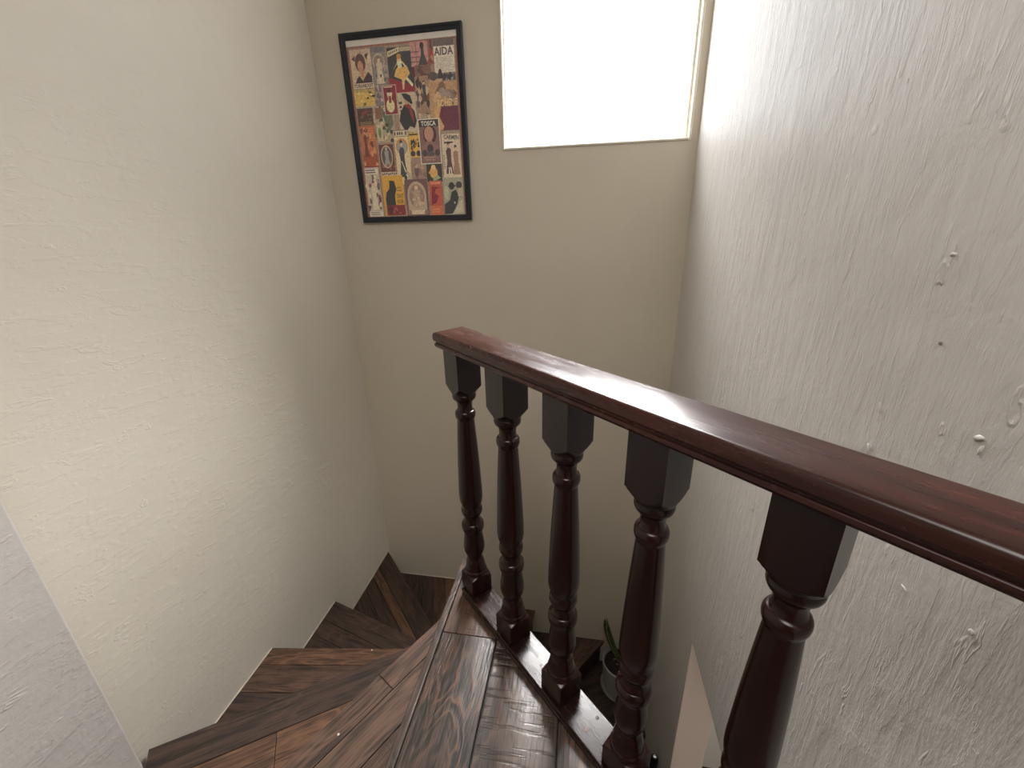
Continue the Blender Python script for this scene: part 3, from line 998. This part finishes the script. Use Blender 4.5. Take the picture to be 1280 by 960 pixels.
shp([(0.0, 0.3), (0.08, 0.48), (0.34, 0.7), (0.62, 0.72), (0.9, 0.52), (0.98, 0.28), (0.84, 0.1), (0.6, 0.16), (0.3, 0.02)], (44, 44, 48))
shp([(0.4, 0.72), (0.72, 0.68), (0.84, 0.4), (0.8, 0.22), (0.66, 0.42), (0.6, 0.6), (0.36, 0.66)], (142, 50, 54)); ell(0.5, 0.8, 0.13, 0.1, (180, 140, 112))
shp([(0.24, 0.98), (0.36, 0.86), (0.74, 0.7), (0.84, 0.72), (0.72, 0.92), (0.5, 0.97)], (44, 44, 48)); lines(0.66, 0.0, 0.98, 0.12, 2, (186, 172, 148))
card(-0.984, 1.793, -0.916, 1.670, (122, 44, 52), (196, 180, 156))
ell(0.46, 0.3, 0.34, 0.24, (206, 196, 152)); shp([(0.34, 0.5), (0.6, 0.5), (0.7, 0.76), (0.24, 0.76)], (206, 190, 162)); rec(0.36, 0.4, 0.58, 0.64, (136, 60, 62)); ell(0.46, 0.84, 0.1, 0.08, (70, 44, 42)); lines(0.06, 0.9, 0.94, 0.99, 1, (196, 176, 150))
card(-1.129, 1.631, -1.050, 1.446, (178, 104, 72))
rec(0, 0, 1, 0.32, (158, 78, 56)); lines(0.55, 0.62, 0.95, 0.96, 6, (196, 128, 92), 6); blots(14, [(124, 60, 48), (196, 140, 100), (90, 56, 50)], s=0.14, seed=15); figure(0.3, 0.26, 0.92, 0.16, (70, 48, 44), (110, 62, 52), (190, 140, 108)); rec(0, 0, 1, 0.03, (130, 46, 44))
card(-0.957, 1.603, -0.876, 1.574, (196, 182, 156), (70, 58, 56), 0.002); [rec(0.06 + i * 0.15, 0.2, 0.15 + i * 0.15, 0.8, (60, 48, 52)) for i in (0, 5)]; [ell(0.3 + i * 0.15, 0.5, 0.055, 0.3, (72, 60, 62), 10) for i in (0, 1, 2)]
card(-0.876, 1.588, -0.812, 1.480, (206, 168, 82))
blots(16, [(52, 44, 44), (110, 62, 50), (156, 110, 60), (40, 38, 42)], v0=0.25, v1=0.72, s=0.15, seed=16); lines(0.05, 0.84, 0.95, 0.98, 1, (70, 54, 44)); ell(0.25, 0.16, 0.2, 0.12, (58, 54, 58)); ell(0.72, 0.16, 0.2, 0.12, (58, 54, 58))
card(-1.042, 1.547, -0.960, 1.42, (98, 56, 54), (186, 168, 142), 0.0015)
ell(0.5, 0.55, 0.4, 0.42, (186, 168, 140)); ell(0.5, 0.55, 0.34, 0.37, (84, 78, 80)); figure(0.5, 0.22, 0.92, 0.2, (168, 148, 124), (150, 146, 144), (190, 172, 152)); blots(8, [(140, 90, 76)], v1=0.25, s=0.1, seed=17)
card(-1.042, 1.42, -0.95, 1.402, (190, 174, 148)); [ell(0.1 + i * 0.115, 0.5 + 0.08 * (i % 3), 0.04, 0.26, (70, 60, 60), 8) for i in range(8)]
card(-0.872, 1.480, -0.796, 1.377, (150, 122, 106)); blots(8, [(128, 104, 92), (170, 142, 120)], s=0.2, seed=18); ell(0.3, 0.4, 0.16, 0.26, (98, 82, 78)); ell(0.3, 0.6, 0.12, 0.08, (180, 150, 126))
card(-0.953, 1.574, -0.878, 1.36, (206, 188, 150))
ell(0.5, 0.8, 0.42, 0.17, (190, 128, 78)); ell(0.5, 0.78, 0.34, 0.14, (150, 150, 146)); figure(0.46, 0.16, 0.94, 0.26, (54, 50, 54), (66, 66, 72), (200, 176, 148))
shp([(0.36, 0.5), (0.42, 0.5), (0.66, 0.26), (0.58, 0.26)], (216, 200, 168)); ell(0.78, 0.14, 0.22, 0.12, (176, 164, 132)); blots(5, [(60, 58, 58), (216, 204, 172)], v1=0.2, s=0.14, seed=19)
card(-0.797, 1.451, -0.717, 1.365, (56, 58, 56)); ell(0.46, 0.5, 0.26, 0.3, (206, 156, 92)); ell(0.46, 0.78, 0.15, 0.13, (214, 178, 120)); shp([(0.1, 0.5), (0.3, 0.66), (0.3, 0.4)], (206, 156, 92)); shp([(0.4, 0.02), (0.9, 0.2), (0.7, 0.4), (0.4, 0.2)], (150, 156, 116))
card(-0.707, 1.588, -0.614, 1.378, (198, 182, 158))
rec(0, 0.93, 1, 1, (150, 132, 112)); text('CARMEN', 0.12, 0.83, 0.94, 0.92, (60, 50, 50), -0.35); figure(0.34, 0.1, 0.78, 0.2, (44, 38, 42), (82, 62, 62), (190, 150, 122)); figure(0.72, 0.08, 0.7, 0.2, (60, 46, 46), (150, 116, 94), (206, 170, 140))
rec(0.12, 0.74, 0.6, 0.77, (44, 38, 42)); shp([(0.28, 0.08), (0.34, 0.08), (0.36, 0.24), (0.3, 0.24)], (216, 204, 184)); shp([(0.42, 0.08), (0.48, 0.08), (0.44, 0.24), (0.38, 0.24)], (216, 204, 184)); lines(0.02, 0.2, 0.14, 0.5, 8, (120, 104, 96), 5)
card(-0.822, 1.643, -0.713, 1.447, (62, 50, 52), (216, 206, 190), 0.004)
rec(0.0, 0.0, 1, 0.84, (124, 92, 86)); ell(0.52, 0.66, 0.34, 0.22, (66, 48, 50)); ell(0.48, 0.68, 0.24, 0.17, (176, 128, 108)); rec(0.36, 0.44, 0.6, 0.56, (168, 122, 104))
shp([(0.1, 0.1), (0.9, 0.1), (0.92, 0.38), (0.66, 0.5), (0.3, 0.5), (0.1, 0.38)], (134, 98, 94)); ell(0.5, 0.34, 0.16, 0.1, (66, 54, 58)); ell(0.2, 0.24, 0.13, 0.08, (76, 62, 64)); ell(0.84, 0.24, 0.13, 0.08, (76, 62, 64)); ell(0.5, 0.22, 0.2, 0.06, (84, 76, 78))
lines(0.15, 0.04, 0.85, 0.16, 2, (160, 120, 108)); text('TOSCA', 0.12, 0.86, 0.86, 0.97, (222, 212, 196))
card(-1.132, 1.446, -1.055, 1.213, (184, 172, 154))
rec(0.04, 0.86, 0.96, 0.97, (206, 196, 180)); lines(0.06, 0.87, 0.94, 0.96, 2, (80, 68, 66)); blots(26, [(110, 92, 84), (206, 194, 172), (78, 62, 58), (130, 70, 68), (168, 150, 132)], v0=0.12, v1=0.8, s=0.14, seed=20)
figure(0.5, 0.14, 0.74, 0.24, (120, 56, 48), (206, 194, 170), (206, 176, 150)); rec(0.0, 0.0, 1, 0.1, (206, 196, 180)); lines(0.08, 0.01, 0.92, 0.09, 2, (110, 96, 92))
card(-1.044, 1.404, -0.929, 1.216, (202, 154, 66))
shp([(0.12, 0.18), (0.56, 0.22), (0.56, 0.5), (0.66, 0.66), (0.58, 0.86), (0.36, 0.88), (0.32, 0.68), (0.16, 0.58), (0.1, 0.4)], (48, 50, 52))      # plain dark vase shape
rec(0.1, 0.0, 0.99, 0.26, (118, 46, 50)); ell(0.28, 0.13, 0.12, 0.1, (80, 40, 46)); blots(5, [(168, 92, 76)], u0=0.4, v1=0.2, s=0.07, seed=21)
text('CHAT', 0.64, 0.43, 0.95, 0.54, (96, 72, 44)); text('NOIR', 0.64, 0.29, 0.95, 0.4, (96, 72, 44)); lines(0.68, 0.58, 0.95, 0.72, 2, (150, 110, 54))
card(-0.921, 1.382, -0.800, 1.209, (104, 76, 76))
rec(0.08, 0.08, 0.92, 0.6, (176, 154, 132)); ell(0.5, 0.58, 0.42, 0.36, (176, 154, 132)); ell(0.5, 0.54, 0.34, 0.32, (142, 118, 102)); figure(0.5, 0.24, 0.84, 0.22, (190, 166, 138), (168, 146, 126), (204, 180, 152)); blots(10, [(160, 134, 114), (190, 166, 140)], u0=0.25, u1=0.75, v0=0.3, v1=0.7, s=0.09, seed=22)
rec(0.2, 0.04, 0.8, 0.16, (200, 182, 156)); ell(0.12, 0.1, 0.09, 0.07, (134, 108, 96)); ell(0.88, 0.1, 0.09, 0.07, (134, 108, 96))
card(-0.790, 1.371, -0.723, 1.210, (172, 84, 66))
rec(0, 0, 1, 0.28, (188, 104, 74)); shp([(0.1, 0.3), (0.5, 0.36), (0.7, 0.56), (0.4, 0.64), (0.5, 0.76), (0.9, 0.8), (0.2, 0.84), (0.15, 0.6)], (124, 40, 54)); rec(0.1, 0.9, 0.9, 0.97, (200, 128, 96)); lines(0.08, 0.05, 0.9, 0.2, 2, (204, 132, 92))
card(-0.716, 1.382, -0.610, 1.208, (152, 150, 128))
shp([(0.0, 0.02), (0.4, 0.04), (0.66, 0.3), (0.76, 0.5), (0.62, 0.68), (0.4, 0.62), (0.3, 0.4), (0.02, 0.3)], (52, 54, 58)); ell(0.42, 0.78, 0.14, 0.1, (60, 56, 58)); rec(0.26, 0.76, 0.62, 0.8, (52, 54, 58)); ell(0.78, 0.8, 0.15, 0.09, (66, 60, 60)); shp([(0.7, 0.5), (0.96, 0.5), (0.94, 0.72), (0.74, 0.72)], (176, 162, 134)); shp([(0.4, 0.02), (0.94, 0.06), (0.92, 0.44), (0.72, 0.3)], (182, 176, 150)); ell(0.14, 0.6, 0.12, 0.18, (170, 172, 140)); rec(0.5, 0.3, 0.56, 0.36, (190, 180, 158))
me = bpy.data.meshes.new('poster_print')
me.from_pydata(pv, [], pf)
ca = me.color_attributes.new('Col', 'FLOAT_COLOR', 'CORNER')
for p in me.polygons:
    for li in p.loop_indices:
        ca.data[li].color = (*pc[p.index], 1)
me.materials.append(PRINT)
po = bpy.data.objects.new('poster_print', me)
COL.objects.link(po)
po.parent = fr

# ================================================================== POTTED PLANT
PX, PY, PZ = 0.350, 2.068, -9 * RISE
plant = empty('potted_plant', 'small snake plant in a pale grey pot on the dark step below the balusters', 'plant', (PX, PY, PZ + 0.001))
bm = bmesh.new()
add_lathe(bm, [(0.100, 0.012), (0.108, 0.018), (0.120, 0.12), (0.127, 0.235), (0.1285, 0.243), (0.125, 0.247), (0.119, 0.246), (0.116, 0.238), (0.112, 0.200), (0.05, 0.198)], 48)
obj('pot', bm, POT, plant, smooth=40)
bm = bmesh.new()
add_lathe(bm, [(0.10, 0.0), (0.122, 0.003), (0.130, 0.018), (0.127, 0.019), (0.118, 0.008), (0.04, 0.006)], 40)
obj('saucer', bm, POT, plant, smooth=40)
bm = bmesh.new()
add_lathe(bm, [(0.114, 0.196), (0.114, 0.208), (0.08, 0.214), (0.03, 0.216)], 32)
so = obj('soil', bm, SOIL, plant, smooth=60)
for a, r in ((2.6, 0.05), (3.4, 0.03), (1.9, 0.07), (4.4, 0.06)):
    bm = bmesh.new()
    bmesh.ops.create_icosphere(bm, subdivisions=1, radius=0.007)
    bmesh.ops.scale(bm, vec=(1.3, 0.8, 0.5), verts=bm.verts)
    obj('soil_chip', bm, PEBBLE, so, smooth=0, loc=(r * math.cos(a), r * math.sin(a), 0.217))


def leaf(base, tip, wdt, twist, bend):
    bm = bmesh.new()
    lay = bm.verts.layers.float.new('edge')
    base, tip = Vector(base), Vector(tip)
    N = 14
    rows = []
    for i in range(N + 1):
        t = i / N
        c = base.lerp(tip, t) + Vector(bend) * (4 * t * (1 - t))
        wq = wdt * (0.55 + 0.9 * t - 0.1 * t * t) * (1 if t < 0.6 else max(0.04, math.cos((t - 0.6) / 0.4 * math.pi / 2) ** 0.7))
        a = twist[0] + (twist[1] - twist[0]) * t
        sd = Vector((math.cos(a), math.sin(a), 0))
        nr = Vector((-math.sin(a), math.cos(a), 0))
        row = []
        for u, e in ((-1, 1.0), (-0.72, 0.0), (0, 0.0), (0.72, 0.0), (1, 1.0)):
            v = bm.verts.new(c + sd * wq * u + nr * (abs(u) ** 2 * wq * 0.45))
            v[lay] = e
            row.append(v)
        rows.append(row)
    for a, b in zip(rows, rows[1:]):
        for i in range(4):
            bm.faces.new((a[i], a[i + 1], b[i + 1], b[i]))
    o = obj('leaf', bm, LEAF, plant, smooth=60)
    md = o.modifiers.new('thickness', 'SOLIDIFY')
    md.thickness = 0.003
    return o


leaf((0.005, -0.01, 0.205), (-0.108, 0.085, 0.52), 0.020, (0.3, 1.3), (-0.012, 0.0, 0.0))
leaf((-0.015, 0.01, 0.205), (-0.120, 0.100, 0.495), 0.015, (-0.6, 0.4), (-0.02, 0.0, 0.0))
leaf((0.03, 0.0, 0.205), (0.05, 0.06, 0.40), 0.020, (0.2, 0.9), (0.01, 0.01, 0.0))
leaf((0.02, -0.03, 0.205), (0.015, -0.02, 0.36), 0.018, (0.8, 0.2), (0.0, -0.01, 0.0))

# ================================================================== POLE LEANING AT THE DOORWAY
# paint specks dropped on two treads
for x, y, k in ((-0.637, 0.6585, 1), (-0.874, 1.196, 3)):
    par = [c for c in stairs.children if c.name.split('.')[0] == 'tread'][k - 1]
    bm = bmesh.new()
    add_lathe(bm, [(0.0034, 0.0), (0.0030, 0.0008), (0.001, 0.0012)], 10)
    o = obj('paint_speck', bm, BEAD, smooth=60, loc=(x, y, -k * RISE))
    local_child(o, par)
pole = empty('pole', 'black tubular pole with a screwed end cap leaning beside the lower doorway', 'pole', (0.462, 1.475, -10 * RISE))
tip = Vector((0.466, 1.472, -1.520)) - Vector((0.462, 1.475, -10 * RISE))
bm = bmesh.new()
add_tube(bm, [(0, 0, 0.002), tuple(tip * 0.5), tuple(tip * 0.985), tuple(tip)], [0.0195, 0.0190, 0.0185, 0.0150], 20)
obj('tube', bm, BLACK, pole, smooth=40)
bm = bmesh.new()
add_lathe(bm, [(0.0105, -0.001), (0.0105, 0.002), (0.0075, 0.0042)], 16)
add_box(bm, -0.0075, 0.0075, -0.0011, 0.0011, 0.003, 0.0050)
tl = tip.normalized()
o = obj('cap_screw', bm, STEEL, pole, smooth=40, loc=tuple(tip + tl * 0.0))
o.rotation_euler = Vector((-0.1, -0.45, 0.9)).to_track_quat('Z', 'Y').to_euler()

# hardened plaster crumbs that stand out of the right wall
for (y, z, ry, rz, rx) in ((0.7136, 0.751, 0.010, 0.022, 0.004), (0.5424, 0.8586, 0.022, 0.008, 0.006), (0.536, 0.846, 0.006, 0.016, 0.004), (0.7144, 0.8255, 0.008, 0.018, 0.0035),
                           (0.6696, 1.0698, 0.014, 0.006, 0.004), (0.4603, 0.6326, 0.010, 0.008, 0.004), (0.5627, 0.597, 0.016, 0.005, 0.003), (0.86, 1.32, 0.006, 0.012, 0.003), (0.72, 1.45, 0.012, 0.006, 0.003)):
    bm = bmesh.new()
    bmesh.ops.create_icosphere(bm, subdivisions=2, radius=1.0)
    rg = random.Random(int(y * 1000))
    for v in bm.verts:
        k = rg.uniform(0.7, 1.15)
        v.co = Vector((v.co.x * rx * 0.35 * k, v.co.y * ry * 0.42 * k, v.co.z * rz * 0.5 * k))
    obj('plaster_crumb', bm, PL_RIGHT, bpy.data.objects['wall_right'], smooth=80, loc=(R - 0.0005, y, z), rot=(rg.uniform(-0.4, 0.4), 0, 0))

# nail head left in the right wall
bm = bmesh.new()
add_lathe(bm, [(0.0012, -0.003), (0.0012, 0.002), (0.0030, 0.0022), (0.0028, 0.0034), (0.001, 0.004)], 12)
n_ = obj('nail', bm, NAILM, smooth=40, loc=(R + 0.001, 0.641, 0.954), rot=(0, -math.pi / 2, 0))
n_['label'] = 'small grey nail head left in the rough trowelled right wall'
n_['category'] = 'nail'
